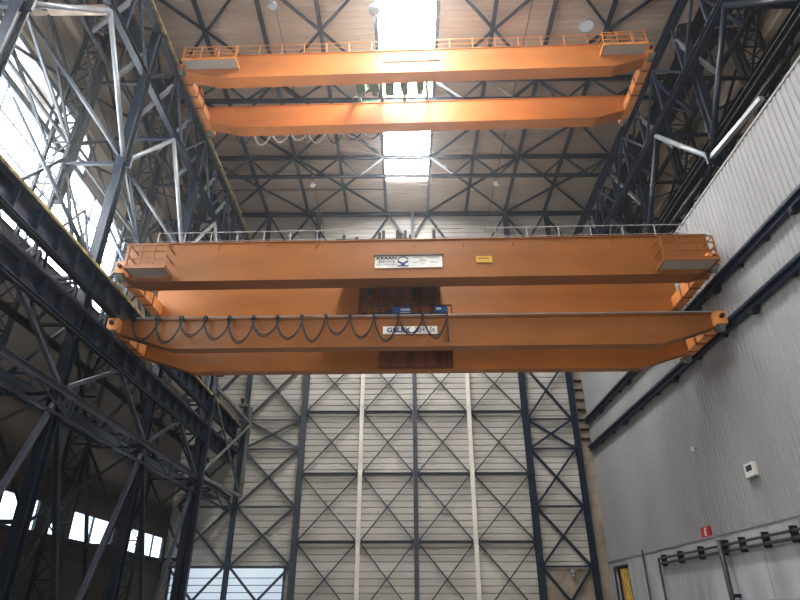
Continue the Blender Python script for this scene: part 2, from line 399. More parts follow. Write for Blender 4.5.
for (x0, x1, nm, m_) in ((BX[0], BX[1], 'left outer bay of end wall', 'steel_wall'), (BX[5], BX[6], 'right outer bay of end wall', 'steel'), (-18.5, BX[0], 'far left bay of end wall behind lattice', 'steel_wall')):
    nr = 5
    for r in range(nr):
        za, zb = OUT[r], OUT[r+1]
        if r == 0: za = FL
        t = thing('outer_cross_brace', 'thick X brace in %s, %s' % (nm, ol[r]), 'brace', ((x0+x1)/2, YB, za), 'thick X braces in the outer bays')
        MB().bar((x0+.15, YB-.06, za), (x1-.2, YB-.06, zb), .17).build('brace_bar', M[m_], t)
        MB().bar((x1-.2, YB+.1, za), (x0+.15, YB+.1, zb), .17).build('brace_bar', M[m_], t)
        if r < nr-1:
            tag(MB().bar((x0+.15, YB+.02, zb), (x1-.2, YB+.02, zb), .13).build('wall_strut', M[m_]), 'strut in %s, above %s' % (nm, ol[r]), 'strut')
tag(MB().ibar((XLW+.2, YB-.1, 36.0), (XRU-.2, YB-.1, 36.0), .3, .4, .03).build('eaves_beam', M['steel']), 'long dark beam where the roof meets the end wall', 'beam')
tag(MB().bar((XLW+.2, YB+.1, 32.4), (15, YB+.1, 32.4), .16).build('wall_strut', M['steel']), 'long thin strut across the end wall just above the crane handrail', 'strut')
for x, nm in ((-13.8, 'far left'), (-9.7, 'left'), (-1.6, 'left of the skylight line'), (2.3, 'right of the skylight line'), (10.2, 'right'), (14.1, 'far right')):
    t = thing('wall_knee_brace', 'pair of dark slanting bars high on the end wall, %s' % nm, 'brace', (x, YB, 32.4), 'slanting bar pairs high on the end wall')
    for s in (-1, 1): MB().bar((x, YB-.1, 35.8), (x+s*2.05, YB-.1, 32.4), .17).build('brace_bar', M['steel'], t)
for i, z in enumerate((18.0, 17.2, 16.3, 15.4, 14.5, 13.7, 12.9)):
    tag(MB().box(14.75, 15.4, YB-.12, YB+.12, z-.07, z+.07).build('wall_bracket', M['steel_black']), 'small dark bracket in the right corner of the end wall, %s from the top' % nth[i], 'bracket', 'small corner brackets')
t = thing('wall_lamp', 'small wall lamp low in the right outer bay of the end wall', 'lamp', (12.6, YB, 2.7))
MB().lathe((12.6, YB-.05, 2.5), [(.1, 0), (.2, .08), (.2, .3), (.08, .4)]).build('lamp_housing', M['lamp_body'], t, smooth=True)
MB().lathe((12.6, YB-.05, 2.42), [(.08, 0), (.12, .08)]).build('lamp_glass', M['lamp_glass'], t)
MB().box(12.55, 12.65, YB-.05, YB+.22, 2.85, 2.95).build('lamp_arm', M['pipe'], t)

# ------------------------------------------------------------------ lattice frames at both sides
def laced_leg(name, x0, x1, y, z0, z1, m, parent, step=1.35):
    mb = MB()
    for x in (x0, x1): mb.bar((x, y, z0), (x, y, z1), .16, .2)
    z = z0+.4; i = 0
    while z+step < z1:
        mb.bar((x0, y, z), (x1, y, z), .08)
        mb.bar((x0, y, z), (x1, y, z+step), .06) if i % 2 else mb.bar((x1, y, z), (x0, y, z+step), .06)
        mb.bar((x0, y+.05, z+step), (x1, y+.05, z), .05) if i % 2 else mb.bar((x1, y+.05, z+step), (x0, y+.05, z), .05)
        z += step; i += 1
    return mb.build(name, m, parent)

ynm = {14.5: 'nearest', 23.4: 'second nearest', 32.3: 'third, beside the crane ends', 41.1: 'farthest'}
COLS = {}
def frames(s):
    S = 'left' if s < 0 else 'right'
    F = -14.3 if s < 0 else 15.75
    G = -14.3 if s < 0 else 15.45       # plane of the upper bracing
    R = -17.35 if s < 0 else 19.0
    R2 = -18.5 if s < 0 else 20.4
    dark, blu = M['steel_black'], M['steel']
    for c in CAD:
        t = thing('lattice_column', '%s dark steel lattice column of the %s side of the hall' % (ynm[c], S), 'column', (F, c, FL))
        COLS[(s, c)] = t.name
        if s < 0: MB().ibar((F-.1, c, FL), (F-.1, c, 30), .42, .5, .05, up=(0, 1, 0)).build('front_leg', M['steel_side'] if s < 0 else blu, t)
        else: MB().ibar((F+.3, c, FL), (F+.3, c, 30), .42, .5, .05, up=(0, 1, 0)).build('front_leg', M['steel_side'], t)
        laced_leg('rear_leg', R, R2, c, FL, 36, dark, t)
        MB().bar((R, c+.3, 18), (R, c+.3, 36), .5, .4).build('rear_stiffener', dark, t)
        for z in (3, 8, 13.5, 20.2, 25.9):
            MB().bar((F, c, z), (R, c, z), .16).build('cross_strut', dark if z != 20.2 else M['steel_side'], t)
        for (a, b) in ((8, 13.5), (13.5, 20.2), (20.2, 25.9), (3, 8)):
            MB().bar((F, c+.1, a), (R, c+.1, b), .12).build('diagonal', dark, t)
    for c in CAD:
        MB().box(min(G, F+.3)-.25, max(G, F+.3)+.1, c-.06, c+.06, 19.9, 20.6).build('gusset_plate', M['steel_side'], bpy.data.objects[COLS[(s, c)]])
    if s > 0:
        for (x_, z_, lab) in ((19.2, 26.0, 'long dark beam high behind the right lattice columns'), (15.75, 21.0, 'long dark beam just above the right grey wall'), (18.3, 30.2, 'topmost long dark beam behind the right lattice columns')):
            tag(MB().ibar((x_, 8, z_), (x_, YB, z_), .4, .45, .05).build('side_beam', M['steel_black']), lab, 'beam')
    mids = [9.95, 18.95, 27.85, 36.7, 45.5]
    # space bracing above the lower rails
    tube = M['steel_light']  # paler colour carries the glazing light on the tubes
    for i, m_ in enumerate(mids):
        if m_ < 12: continue
        where = ['', 'nearest the viewer', 'in front of the upper crane', 'behind the crane ends', 'next to the end wall'][i]
        t = thing('bay_brace', 'fan of slanting tubes meeting under the upper %s runway, %s' % (S, where), 'brace', (G, m_, 20), 'fans of slanting tubes on the %s side' % S)
        for c in (m_-4.45, m_+4.45):
            MB().tube((G, m_, 25.9), (G, c, 20.3), .13 if s < 0 else .15, 8).build('front_tube', tube if (i < 4 and s < 0) or (i == 2 and c < m_) else M['steel_side'], t, smooth=True)
            MB().tube((R2, m_, 26.0), (R, c, 21.4), .11, 8).build('rear_tube', M['steel_side'] if i < 3 else dark, t, smooth=True)
            MB().bar((R2, m_, 26.0), (G, c, 20.3), .15).build('slanting_bar', M['steel_side'], t)
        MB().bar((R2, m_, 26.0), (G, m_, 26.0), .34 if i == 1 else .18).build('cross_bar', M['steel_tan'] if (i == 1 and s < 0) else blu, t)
        MB().bar((R, m_-4.45, 21.4), (R, m_+4.45, 21.4), .12).build('long_bar', dark, t)
        MB().bar((G, m_-4.45, 20.2), (R, m_+4.45, 21.4), .1).build('plan_bar', M['steel_side'], t)
        # rear lattice between rear legs
        for (za, zb) in ((26, 31), (31, 36), (21.4, 26)):
            MB().bar((R2, m_-4.45, za), (R2, m_+4.45, zb), .13).build('rear_diagonal', dark, t)
            MB().bar((R2, m_+4.45, za), (R2, m_-4.45, zb), .13).build('rear_diagonal', dark, t)
            MB().bar((R2, m_-4.45, zb), (R2, m_+4.45, zb), .13).build('rear_rail', dark, t)
            MB().bar((R, m_-4.45, za), (R, m_, zb), .12).build('rear_diagonal', dark, t)
            MB().bar((R, m_+4.45, za), (R, m_, zb), .12).build('rear_diagonal', dark, t)
    for c in CAD:
        pass
    if s > 0: tag(MB().bar((G, 23.4, 20.3), (G, 18.9, 19.7), .22).build('stay_bar', M['steel_light']), 'pale bar just above the top edge of the right grey wall', 'brace')  # pale colour gives this bar its lit look
    # upper runway truss
    t = thing('upper_runway_truss', 'deep dark blue lattice girder carrying the topmost crane on the %s side' % S, 'runway girder', (G, 28, 26))
    y0, y1 = 8.0, YB-.3
    K = -1 if s < 0 else 1
    MB().ibar((G, y0, 26.2), (G, y1, 26.2), .34, .34, .04).build('bottom_chord', M['steel_side'] if s < 0 else blu, t)
    MB().ibar((G, y0, 30.0), (G, y1, 30.0), .36, .4, .04).build('top_chord', blu, t)
    MB().ibar((G+K*1.7, y0, 26.2), (G+K*1.7, y1, 26.2), .2, .2, .03).build('rear_bottom_chord', dark, t)
    MB().ibar((G+K*1.7, y0, 30.0), (G+K*1.7, y1, 30.0), .2, .2, .03).build('rear_top_chord', dark, t)
    MB().box(min(G+K*1.7, G+K*1.2), max(G+K*1.7, G+K*1.2), y0, y1, 30.2, 30.24).build('walkway_plate', dark, t)
    MB().box(G-.07, G+.07, y0, y1, 30.22, 30.42).box(G-K*.3, G-K*.1, y0, y1, 30.12, 30.24).build('rail', M['rail_yellow'] if s < 0 else blu, t)
    n = int((y1-y0)/2.97)
    for i in range(n+1):
        yy = y0+.5+i*2.97
        if yy > y1: break
        MB().bar((G, yy, 26.3), (G, yy, 29.9), .15).build('post', blu, t)
        MB().bar((G+K*1.7, yy, 26.3), (G+K*1.7, yy, 29.9), .12).build('rear_post', dark, t)
        MB().bar((G+K*1.7, yy, 26.3), (G, yy, 28.9), .2).build('knee_bar', M['steel_light'] if (s < 0 or i % 2) else blu, t)
        if yy+2.97 < y1:
            a, b = ((26.3, 29.9) if i % 2 else (29.9, 26.3))
            MB().bar((G, yy, a), (G, yy+2.97, b), .14).build('diagonal', blu, t)
            MB().bar((G+K*1.7, yy, b), (G+K*1.7, yy+2.97, a), .12).build('rear_diagonal', dark, t)
frames(-1); frames(1)

# left side: lower runways, posts between them, and the walkway truss
def left_runway(name, label, z0, z1, yflange):
    t = thing(name, label, 'runway girder', (-14.3, 28, z0))
    y0, y1 = 5.0, YB-.3
    MB().box(-14.36, -14.30, y0, y1, z0, z1).box(-14.62, -14.02, y0, y1, z1-.06, z1).box(-14.55, -14.1, y0, y1, z0, z0+.06).build('web_plate', M['steel'], t)
    yy = y0+.4
    while yy < y1: MB().box(-14.3, -14.06, yy-.02, yy+.02, z0+.06, z1-.06).build('stiffener', M['steel'], t); yy += 1.48
    MB().box(-14.22, -13.98, y0, y1, z1, z1+.14).build('rail', yflange, t)
    MB().tube((-14.0, y0, z0-.25), (-14.0, y1, z0-.25), .06, 6).build('conductor_pipe', M['steel_side'], t)
    MB().bar((-16.4, y0, z0+.3), (-16.4, y1, z0+.3), .25).build('rear_chord', M['steel_black'], t)
    n = 0; yy = y0+.4
    while yy+2.97 < y1:
        MB().bar((-14.5, yy, z0+.3), (-16.4, yy+2.97 if n % 2 else yy, z0+.3), .12).build('plan_bar', M['steel_black'], t)
        yy += 2.97; n += 1
    return t
left_runway('lower_runway_girder', 'blue black plate girder on the left carrying the crane with the white company sign', 12.85, 13.9, M['rail_yellow'])
left_runway('lower_runway_girder', 'lowest blue black plate girder on the left carrying the crane with the cable loops', 10.75, 11.65, M['steel'])
t = thing('runway_web', 'dark posts and slanting bars between the two lower left runways', 'lattice', (-14.9, 28, 11.7))
yy = 5.4; i = 0
while yy+2.97 < YB:
    MB().bar((-14.75, yy, 11.7), (-14.75, yy, 12.9), .14).build('post', M['steel_black'], t)
    MB().bar((-16.4, yy, 11.0), (-14.75, yy, 13.0), .12).build('cross_bar', M['steel_black'], t)
    yy += 2.97; i += 1
t = thing('walkway_truss', 'lengthwise lattice walkway low on the left between the columns', 'walkway', (-15.3, 28, 7.6))
y0, y1 = 12.0, YB-.3
MB().ibar((-14.15, y0, 8.1), (-14.15, y1, 8.1), .2, .3, .03).build('front_chord', M['steel_brace'], t)
MB().ibar((-16.4, y0, 8.1), (-16.4, y1, 8.1), .2, .3, .03).build('rear_chord', M['steel_side'], t)
MB().bar((-14.15, y0, 7.1), (-14.15, y1, 7.1), .12).build('lower_rail', M['steel_side'], t)
MB().box(-16.3, -15.0, y0, y1, 8.0, 8.04).build('deck_plate', M['steel'], t)
yy = y0+.4; i = 0
while yy+2.97 < y1:
    MB().bar((-14.15, yy, 8.1), (-16.4, yy, 8.1), .12).build('cross_bar', M['steel'], t)
    MB().bar((-14.15, yy, 8.0), (-14.15, yy+2.97 if i % 2 else yy, 7.1), .07).build('hanger', M['steel'], t)
    MB().bar((-14.15, yy, 8.1), (-16.4, yy+2.97, 8.1), .1).build('plan_bar', M['steel'], t)
    yy += 2.97; i += 1
fan = {14.5: 'at the nearest column', 23.4: 'at the second nearest column', 32.3: 'at the third column', 41.1: 'at the farthest column'}
for c in CAD[1:]:
    t = thing('lower_bay_brace', 'star of dark slanting bars on the lower left walkway %s' % fan[c], 'brace', (-14.3, c, FL))
    for sgn in (-1, 1):
        if c == 41.1 and sgn == 1:
            continue
        MB().bar((-14.3, c, 7.9), (-14.3, c+sgn*4.45, FL), .2).build('lower_bar', M['steel_brace'] if sgn < 0 else M['steel_side'], t)
        MB().bar((-14.3, c, 8.2), (-14.3, c+sgn*4.45, 10.75), .17).build('upper_bar', M['steel_brace'], t)
        MB().bar((-17.35, c, 8.0), (-17.35, c+sgn*4.45, FL), .16).build('rear_bar', M['steel_black'], t)
        MB().bar((-17.35, c, 8.2), (-17.35, c+sgn*4.45, 13.4), .15).build('rear_bar', M['steel_black'], t)
        MB().bar((-14.3, c, 8.1), (-17.35, c+sgn*4.45, 3.2), .13).build('slanting_bar', M['steel_black'], t)
        MB().bar((-14.3, c, 13.9), (-17.35, c+sgn*4.45, 20.2), .14).build('slanting_bar', M['steel'], t)
        MB().bar((-17.35, c, 20.6), (-17.35, c+sgn*4.45, 14.2), .15).build('rear_bar', M['steel_black'], t)
        MB().bar((-18.5, c, 14.0), (-18.5, c+sgn*4.45, 20.6), .12).build('rear_bar', M['steel_black'], t)
    MB().bar((-17.35, c-4.45, 3.2), (-17.35, c+4.45, 3.2), .14).build('rear_bar', M['steel_black'], t)
# the pale end frame beside the end wall
t = thing('end_cross_frame', 'pale grey green X braced frame closing the left lattice beside the end wall', 'frame', (-13.85, 45, 8))
fx = lambda y: -14.0+(y-41.3)/8*.75
for nm, p, q, w_, mm in (('rail_bar', (41.5, 14.7), (49.2, 14.2), .2, 'steel_pale'), ('rail_bar', (41.5, 8.2), (49.2, 8.2), .22, 'steel_pale'), ('upright', (41.3, FL), (41.3, 15.3), .34, 'steel_side'), ('upright', (41.65, 8.2), (41.65, 14.7), .12, 'steel_pale'), ('upright', (49.2, 8.2), (49.2, 15.5), .26, 'steel_olive')):
    MB().bar((fx(p[0]), p[0], p[1]), (fx(q[0]), q[0], q[1]), w_).build(nm, M[mm], t)
MB().bar((-13.95, 41.5, 8.6), (-13.2, 49.2, 13.9), .14).build('brace_bar', M['steel_pale'], t)
MB().bar((-13.35, 49.2, 8.3), (-14.1, 41.5, 14.5), .12).build('brace_bar', M['steel_olive'], t)
for (yy, nm) in ((41.4, 'on top of the pale frame column'), (49.0, 'at the end wall end of the pale frame')):
    t = thing('buffer_stop', 'small dark crane end stop ' + nm, 'end stop', (-13.9, yy, 15))
    MB().box(-14.2, -13.5, yy-.3, yy+.3, 15.5, 15.7).box(-14.05, -13.7, yy-.25, yy+.1, 15.7, 16.2).build('stop_block', M['steel_olive'], t)
    MB().tube((-13.88, yy-.55, 15.95), (-13.88, yy-.2, 15.95), .16, 10).build('buffer', M['black'], t)
# low clutter by the left wall
t = thing('control_cabinet', 'pale grey cabinet partly hidden behind the lowest left bars', 'cabinet', (-16.2, 37.5, FL))
MB().box(-17.0, -15.6, 35.5, 39.5, FL, .25).build('body', M['concrete'], t)
for y_ in (35.6, 36.9, 38.2): MB().box(-15.6, -15.55, y_, y_+1.2, FL+.15, .12).build('door', M['lamp_body'], t)

# right wall crane rails
def right_rail(label, z, br):
    t = thing('wall_rail_girder', label, 'runway girder', (15.2, 25, z-.5))
    MB().box(15.08, 15.42, 4, YB-.2, z-.08, z).box(15.25, 15.31, 4, YB-.2, z-.28, z-.08).box(15.18, 15.40, 4, YB-.2, z-.33, z-.28).build('beam', M['steel'], t)
    MB().box(15.14, 15.24, 4, YB-.2, z, z+.12).build('rail', M['steel_mid'], t)
    yy = 6.0; i = 0
    while yy < YB-.5:
        m = MB(); m.box(15.3, 15.5, yy-.08, yy+.08, z-.42, z-.12)
        if i % 3 == 0: m.box(15.1, 15.4, yy-.12, yy+.12, z-.6, z-.40)
        m.build('bracket', M['steel_black'], t)
        yy += br; i += 1
right_rail('upper dark blue crane rail beam fixed along the right grey wall', 14.45, 2.2)
right_rail('lower dark blue crane rail beam fixed along the right grey wall', 12.15, 2.9)

# ------------------------------------------------------------------ pipes, signs and small things on the right wall
t = thing('pipe_rack', 'pair of parallel brown grey pipes on brackets along the right concrete plinth', 'pipes', (15.2, 25, 2.3))
MB().tube((15.22, 12, 2.86), (15.22, 39.3, 2.86), .06).build('upper_pipe', M['pipe'], t)
MB().tube((15.22, 12, 2.58), (15.22, 39.3, 2.58), .075).build('lower_pipe', M['pipe'], t)
MB().tube((15.22, 39.3, FL), (15.22, 39.3, 2.92), .07).build('drop_pipe', M['pipe'], t)
for yy in (38.6, 36.2, 33.6, 31.1, 29.3, 27.3, 25.2, 22.6):
    MB().box(15.14, 15.44, yy-.05, yy+.05, 2.42, 3.05).build('bracket', M['steel_black'], t)
t = thing('down_pipe', 'thick vertical dark pipe on the right plinth crossing the pipe pair', 'pipe', (15.1, 31.7, FL))
MB().tube((15.02, 30.9, FL), (15.02, 30.9, 3.05), .12, 10).build('pipe', M['pipe'], t, smooth=True)
MB().box(14.95, 15.42, 30.8, 31.0, 2.9, 3.08).box(14.95, 15.42, 30.8, 31.0, 0.6, .75).build('clamp', M['steel_black'], t)
tag(MB().tube((15.3, 42.0, FL), (15.3, 42.0, 3.6), .06).build('thin_pipe', M['pipe']), 'thin vertical pipe on the right plinth between the door and the pipe pair', 'pipe')

def textmesh(s, size, m, name, parent, loc, rot, bold=0.0, sx=1, local_parent=True):
    cu = bpy.data.curves.new(name, 'FONT'); cu.body = s; cu.size = size; cu.offset = bold*size; cu.align_x = 'CENTER'; cu.align_y = 'CENTER'; cu.extrude = .004
    ob = bpy.data.objects.new(name+'_tmp', cu); C.objects.link(ob)
    dg = bpy.context.evaluated_depsgraph_get(); me = bpy.data.meshes.new_from_object(ob.evaluated_get(dg))
    bpy.data.objects.remove(ob)
    me.materials.clear(); me.materials.append(m)
    o = bpy.data.objects.new(name, me); C.objects.link(o); o.parent = parent
    o.location = loc; o.rotation_euler = rot; o.scale = (sx, 1, 1); return o

t = thing('fire_extinguisher_sign', 'small red sign with a white extinguisher mark on the right grey wall', 'sign', (15.42, 31.2, 3.68))
MB().box(15.41, 15.5, 32.4, 33.4, 3.44, 3.92).build('sign_plate', M['red'], t)
MB().box(15.395, 15.41, 32.82, 33.0, 3.49, 3.76).box(15.395, 15.41, 32.87, 32.95, 3.76, 3.84).box(15.395, 15.41, 32.7, 32.93, 3.81, 3.86).build('extinguisher_mark', M['white'], t)
t = thing('wall_fixture', 'small white square box with a dark opening on the right grey wall', 'wall box', (15.3, 27.2, 5.7))
MB().box(15.34, 15.5, 26.9, 27.65, 5.36, 5.95).build('box_body', M['white'], t)
MB().box(15.32, 15.34, 27.02, 27.5, 5.6, 5.84).build('dark_opening', M['pipe'], t)
MB().box(15.28, 15.5, 26.85, 27.7, 5.31, 5.36).build('shelf', M['lamp_body'], t)
t = thing('wall_spotlight', 'tiny white spotlight on the right grey wall above the red sign', 'lamp', (15.35, 32, 7.7))
MB().lathe((15.3, 32.0, 7.6), [(.06, 0), (.1, .06), (.09, .2), (.03, .26)]).build('lamp_housing', M['white'], t, smooth=True)
MB().box(15.3, 15.5, 31.97, 32.03, 7.72, 7.78).build('lamp_arm', M['pipe'], t)

# ------------------------------------------------------------------ bridge cranes
def girder_poly(L, h, cl, ch, inset=0):
    a = L/2
    return [(-a, h), (-a, ch), (-a+cl, 0), (a-cl, 0), (a, ch), (a, h)]

def handrail(root, x0, x1, y, z, n, m, hh=1.1):
    f = MB()
    f.tube((x0, y, z+hh), (x1, y, z+hh), .03, 6); f.tube((x0, y, z+hh*.55), (x1, y, z+hh*.55), .02, 6)
    for i in range(n+1):
        x = x0+(x1-x0)*i/n; f.bar((x, y, z), (x, y, z+hh), .05)
    return f.build('handrail', m, root, local=True)

def platform(root, x0, x1, z, m, hh=1.15, out=.95, fl=None):
    """access platform hung on the outer face of the front girder"""
    pf = MB(); pf.box(x0, x1, -out, -.05, z, z+.05); p_ = pf.build('platform_floor', M['grating'], root, local=True)
    f = MB()
    f.box(x0-.06, x1+.06, -out-.05, -out, z-.05, z+.14); f.box(x0-.06, x0, -out, 0, z-.05, z+.14); f.box(x1, x1+.06, -out, 0, z-.05, z+.14)
    for zz in (z+hh, z+hh*.72, z+hh*.4): f.bar((x0, -out, zz), (x1, -out, zz), .05)
    for x in (x0, x1):
        for zz in (z+hh, z+hh*.55): f.bar((x, -out, zz), (x, -.02, zz), .05)
    n = 3
    for i in range(n+1):
        x = x0+(x1-x0)*i/n; f.bar((x, -out, z), (x, -out, z+hh), .06)
    f.build('platform_frame', m, p_, local=True)

def end_carriage(root, x, gauge, w, ztop, m, s):
    c = MB(); c.box(x-.25, x+.25, -.45, gauge+w+.6, ztop-.75, ztop-.12)
    e = c.build('end_carriage', m, root, local=True)
    for y in (-.1, gauge+w+.3):
        MB().tube((x-.14, y, ztop-.75), (x+.14, y, ztop-.75), .3, 16).build('wheel', M['steel_olive'], e, local=True, smooth=False)
    MB().tube((x, -.62, ztop-.4), (x, -.45, ztop-.4), .1, 10).build('buffer', M['black'], e, local=True)
    for y in (.9, 1.9, 2.9):
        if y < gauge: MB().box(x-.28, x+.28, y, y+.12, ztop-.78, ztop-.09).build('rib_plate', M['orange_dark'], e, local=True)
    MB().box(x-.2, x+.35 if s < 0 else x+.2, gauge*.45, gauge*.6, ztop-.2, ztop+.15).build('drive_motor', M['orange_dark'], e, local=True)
    return e

def crane(label, xm, y, z, L, h, w, gauge, cl, ch, carr_top, m1, m2, rz=0, under=None, hside='back'):
    r = thing('bridge_crane', label, 'crane', (xm, y, z), rz=rz, local=True)
    g = []
    for k, (yy, m_) in enumerate(((0, m1), (gauge, m2))):
        mb = MB(); Lk = L if k == 0 else L
        mb.prism(girder_poly(Lk, h, cl, ch), yy, yy+w)
        mb.prism([(-Lk/2, h), (-Lk/2, h+.05), (Lk/2, h+.05), (Lk/2, h)], yy-.07, yy+w+.07)      # top flange
        # bottom flange follows the chamfered underside
        pts = girder_poly(Lk, h, cl, ch)[1:5]
        for (xa, za), (xb, zb) in zip(pts, pts[1:]):
            mb.prism([(xa, za), (xb, zb), (xb, zb-.05), (xa, za-.05)], yy-.05, yy+w+.05)
        o = mb.build('bridge_girder', m_, r, local=True); g.append(o)
        # trolley rail
        MB().box(-L/2+.8, L/2-.8, yy+w*.5-.04, yy+w*.5+.04, h+.05, h+.14).build('trolley_rail', M['steel_olive'], o, local=True)
    for s in (-1, 1):
        end_carriage(r, s*(L/2-.15), gauge, w, carr_top, M['orange_pale'], s)
    return r, g

# --- crane with the company sign (upper one of the near pair)
LI, xI = 28.9, .38
cI, gI = crane('big orange bridge crane with the white company sign, upper of the near pair', xI, 25.0, 14.36, LI, 2.13, .82, 4.2, .9, .35, 1.0, M['orange'], M['orange_lit'], rz=-.020)
handrail(cI, -13.4, -3.6, .85, 2.2, 7, M['lamp_body'], 1.2); handrail(cI, 1.0, 14.1, .85, 2.2, 8, M['lamp_body'], 1.2)
platform(cI, -13.75, -11.9, .22, M['orange'], 1.28); platform(cI, 11.75, 14.2, .2, M['orange'], 1.28)
for i in range(11):
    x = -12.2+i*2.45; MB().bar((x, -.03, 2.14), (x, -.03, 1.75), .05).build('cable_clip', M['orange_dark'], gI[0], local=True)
# sign boards belong to the girder
sg = MB().box(-2.05, 1.55, -.06, -.02, .85, 1.62).build('sign_board', M['white'], gI[0], local=True); sg['label'] = 'white company sign'
MB().box(-2.1, 1.6, -.14, -.0, 1.62, 1.68).build('sign_ledge', M['pipe'], sg, local=True)
sl = LOC[sg.name]
def txt(s, size, m, x, z, parent, bold=0, sx=1, y=-.068, name='lettering'):
    pl = LOC[parent.name]
    return textmesh(s, size, m, name, parent, (x-pl.x, y-pl.y, z-pl.z), (math.pi/2, 0, 0), bold, sx)
txt('KRAAN', .25, M['ink'], -1.42, 1.47, sg, .035, 1.3)
txt('SERVICE', .22, M['ink'], -1.42, 1.25, sg, .01, 1.12)
txt('ROTTERDAM', .16, M['sign_grey'], -1.42, 1.06, sg, .01, 1.12)
lg = MB()
for a0, a1 in ((20, 60), (60, 100), (100, 140), (140, 170)):
    a0, a1 = math.radians(a0), math.radians(a1)
    lg.bar((-.55+.28*math.cos(a0), -.07, 1.28+.28*math.sin(a0)), (-.55+.28*math.cos(a1), -.07, 1.28+.28*math.sin(a1)), .03, .05)
lg.box(-.86, -.24, -.075, -.062, .93, 1.0); lg.box(-.66, -.44, -.075, -.062, 1.0, 1.12)
lg.bar((-.82, -.07, 1.27), (-.55, -.07, 1.10), .02, .1); lg.bar((-.28, -.07, 1.27), (-.55, -.07, 1.10), .02, .1)
lg.build('emblem', M['ink_blue'], sg, local=True)
pr = MB()
for (x0, x1, z) in ((-.05, .45, 1.5), (.75, 1.4, 1.5), (.35, .65, 1.36), (.3, .7, 1.27), (-.05, .3, 1.18), (.4, .6, 1.08), (.9, 1.35, 1.18)):
    pr.box(x0, x1, -.068, -.061, z-.018, z+.018)
pr.build('small_print', M['sign_grey'], sg, local=True)
sg.location.x += .03; sg.location.z -= .33; sg.scale = (.92, 1, .87)
ys_ = MB().box(3.08, 3.87, -.05, -.02, .76, 1.12).build('load_sign', M['yellow'], gI[0], local=True); ys_['label'] = 'small yellow sign'
MB().box(3.2, 3.7, -.06, -.05, .97, 1.03).build('small_print', M['orange_dark'], ys_, local=True)

# --- lower near crane with the cable loops
LII, xII = 29.2, .36
cII, gII = crane('lowest orange bridge crane with black cable loops along its front girder', xII, 25.9, 11.15, LII, 1.48, .45, 3.05, 3.0, .95, 1.55, M['orange'], M['orange_lit'], rz=-.016)
MB().tube((-13.6, -.25, 1.5), (14.2, -.25, 1.5), .035, 6).build('cable_track', M['steel_light'], gII[0], local=True)
fr = thing('festoon_cable', 'row of black cable loops hanging along the lowest orange girder', 'cable', (xII, 25.9, 11.15), rz=-.016, local=True)
P0, P1 = -13.5, 1.62
x = P0; n = 13; px = (P1-P0)/n
for i in range(n):
    x0 = P0+i*px; sag = 1.08+.2*math.sin(i*2.1); over = .10 if i < 7 else .0
    m = MB()
    for off in (0, .13):
        pts = []
        for q in range(13):
            u = q/12; xx = x0-over+(px+2*over)*u; zz = 1.46-(sag+off)*(1-(2*u-1)**2)**.8
            pts.append((xx, -.28-off*.5-.05*math.sin(i), zz))
        m.path(pts, .032, 6)
    m.build('cable_loop', M['black'], fr, local=True, smooth=True)
    MB().box(x0-.07, x0+.07, -.36, -.14, 1.38, 1.55).build('cable_trolley', M['black'], fr, local=True)
MB().bar((P1, -.3, 1.6), (P1+.03, -.3, .1), .08).build('drop_cable', M['black'], fr, local=True)
s2 = MB().box(-1.45, 1.15, -.05, -.01, .60, 1.0).build('sign_board', M['white'], gII[0], local=True); s2['label'] = 'white capacity sign'
txt('GBLEX', .34, M['ink_blue'], -.70, .80, s2, .03, 1.1, y=-.056)
txt('20+10t', .34, M['ink_blue'], .55, .80, s2, .0, 1.0, y=-.056)

# --- topmost crane
LT, xT = 29.3, .55
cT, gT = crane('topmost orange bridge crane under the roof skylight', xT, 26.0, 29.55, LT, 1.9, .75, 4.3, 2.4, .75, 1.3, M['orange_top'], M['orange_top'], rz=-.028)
handrail(cT, -14.2, -1.2, .1, 2.0, 9, M['orange_pale'], .95); handrail(cT, .9, 13.9, .1, 2.0, 9, M['orange_pale'], .95)
platform(cT, -14.3, -11.0, .75, M['orange_pale'], 1.1, .8); platform(cT, 11.6, 14.2, .9, M['orange_pale'], 1.1, .8)
b = MB().box(-1.95, 1.7, -.07, -.02, .95, 1.55).build('sign_board', M['white'], gT[0], local=True); b['label'] = 'white sign washed out by the skylight'
fr = thing('festoon_cable', 'row of pale cable loops under the far girder of the topmost crane', 'cable', (xT, 26.0, 29.55), rz=-.028, local=True)
for i in range(11):
    x0 = -12.6+i*1.28; m = MB()
    pts = [(x0+1.28*q/10, 5.25, .35-(.95+.2*math.sin(i*1.7))*(1-(2*q/10-1)**2)) for q in range(11)]
    m.path(pts, .05, 6); m.build('cable_loop', M['cable_white'] if i in (1, 2, 3, 4) else M['black'], fr, local=True, smooth=True)

MB().tube((-12.8, 5.14, .38), (2, 5.14, .38), .12, 6).build('cable_track', M['steel_olive'], fr, local=True)

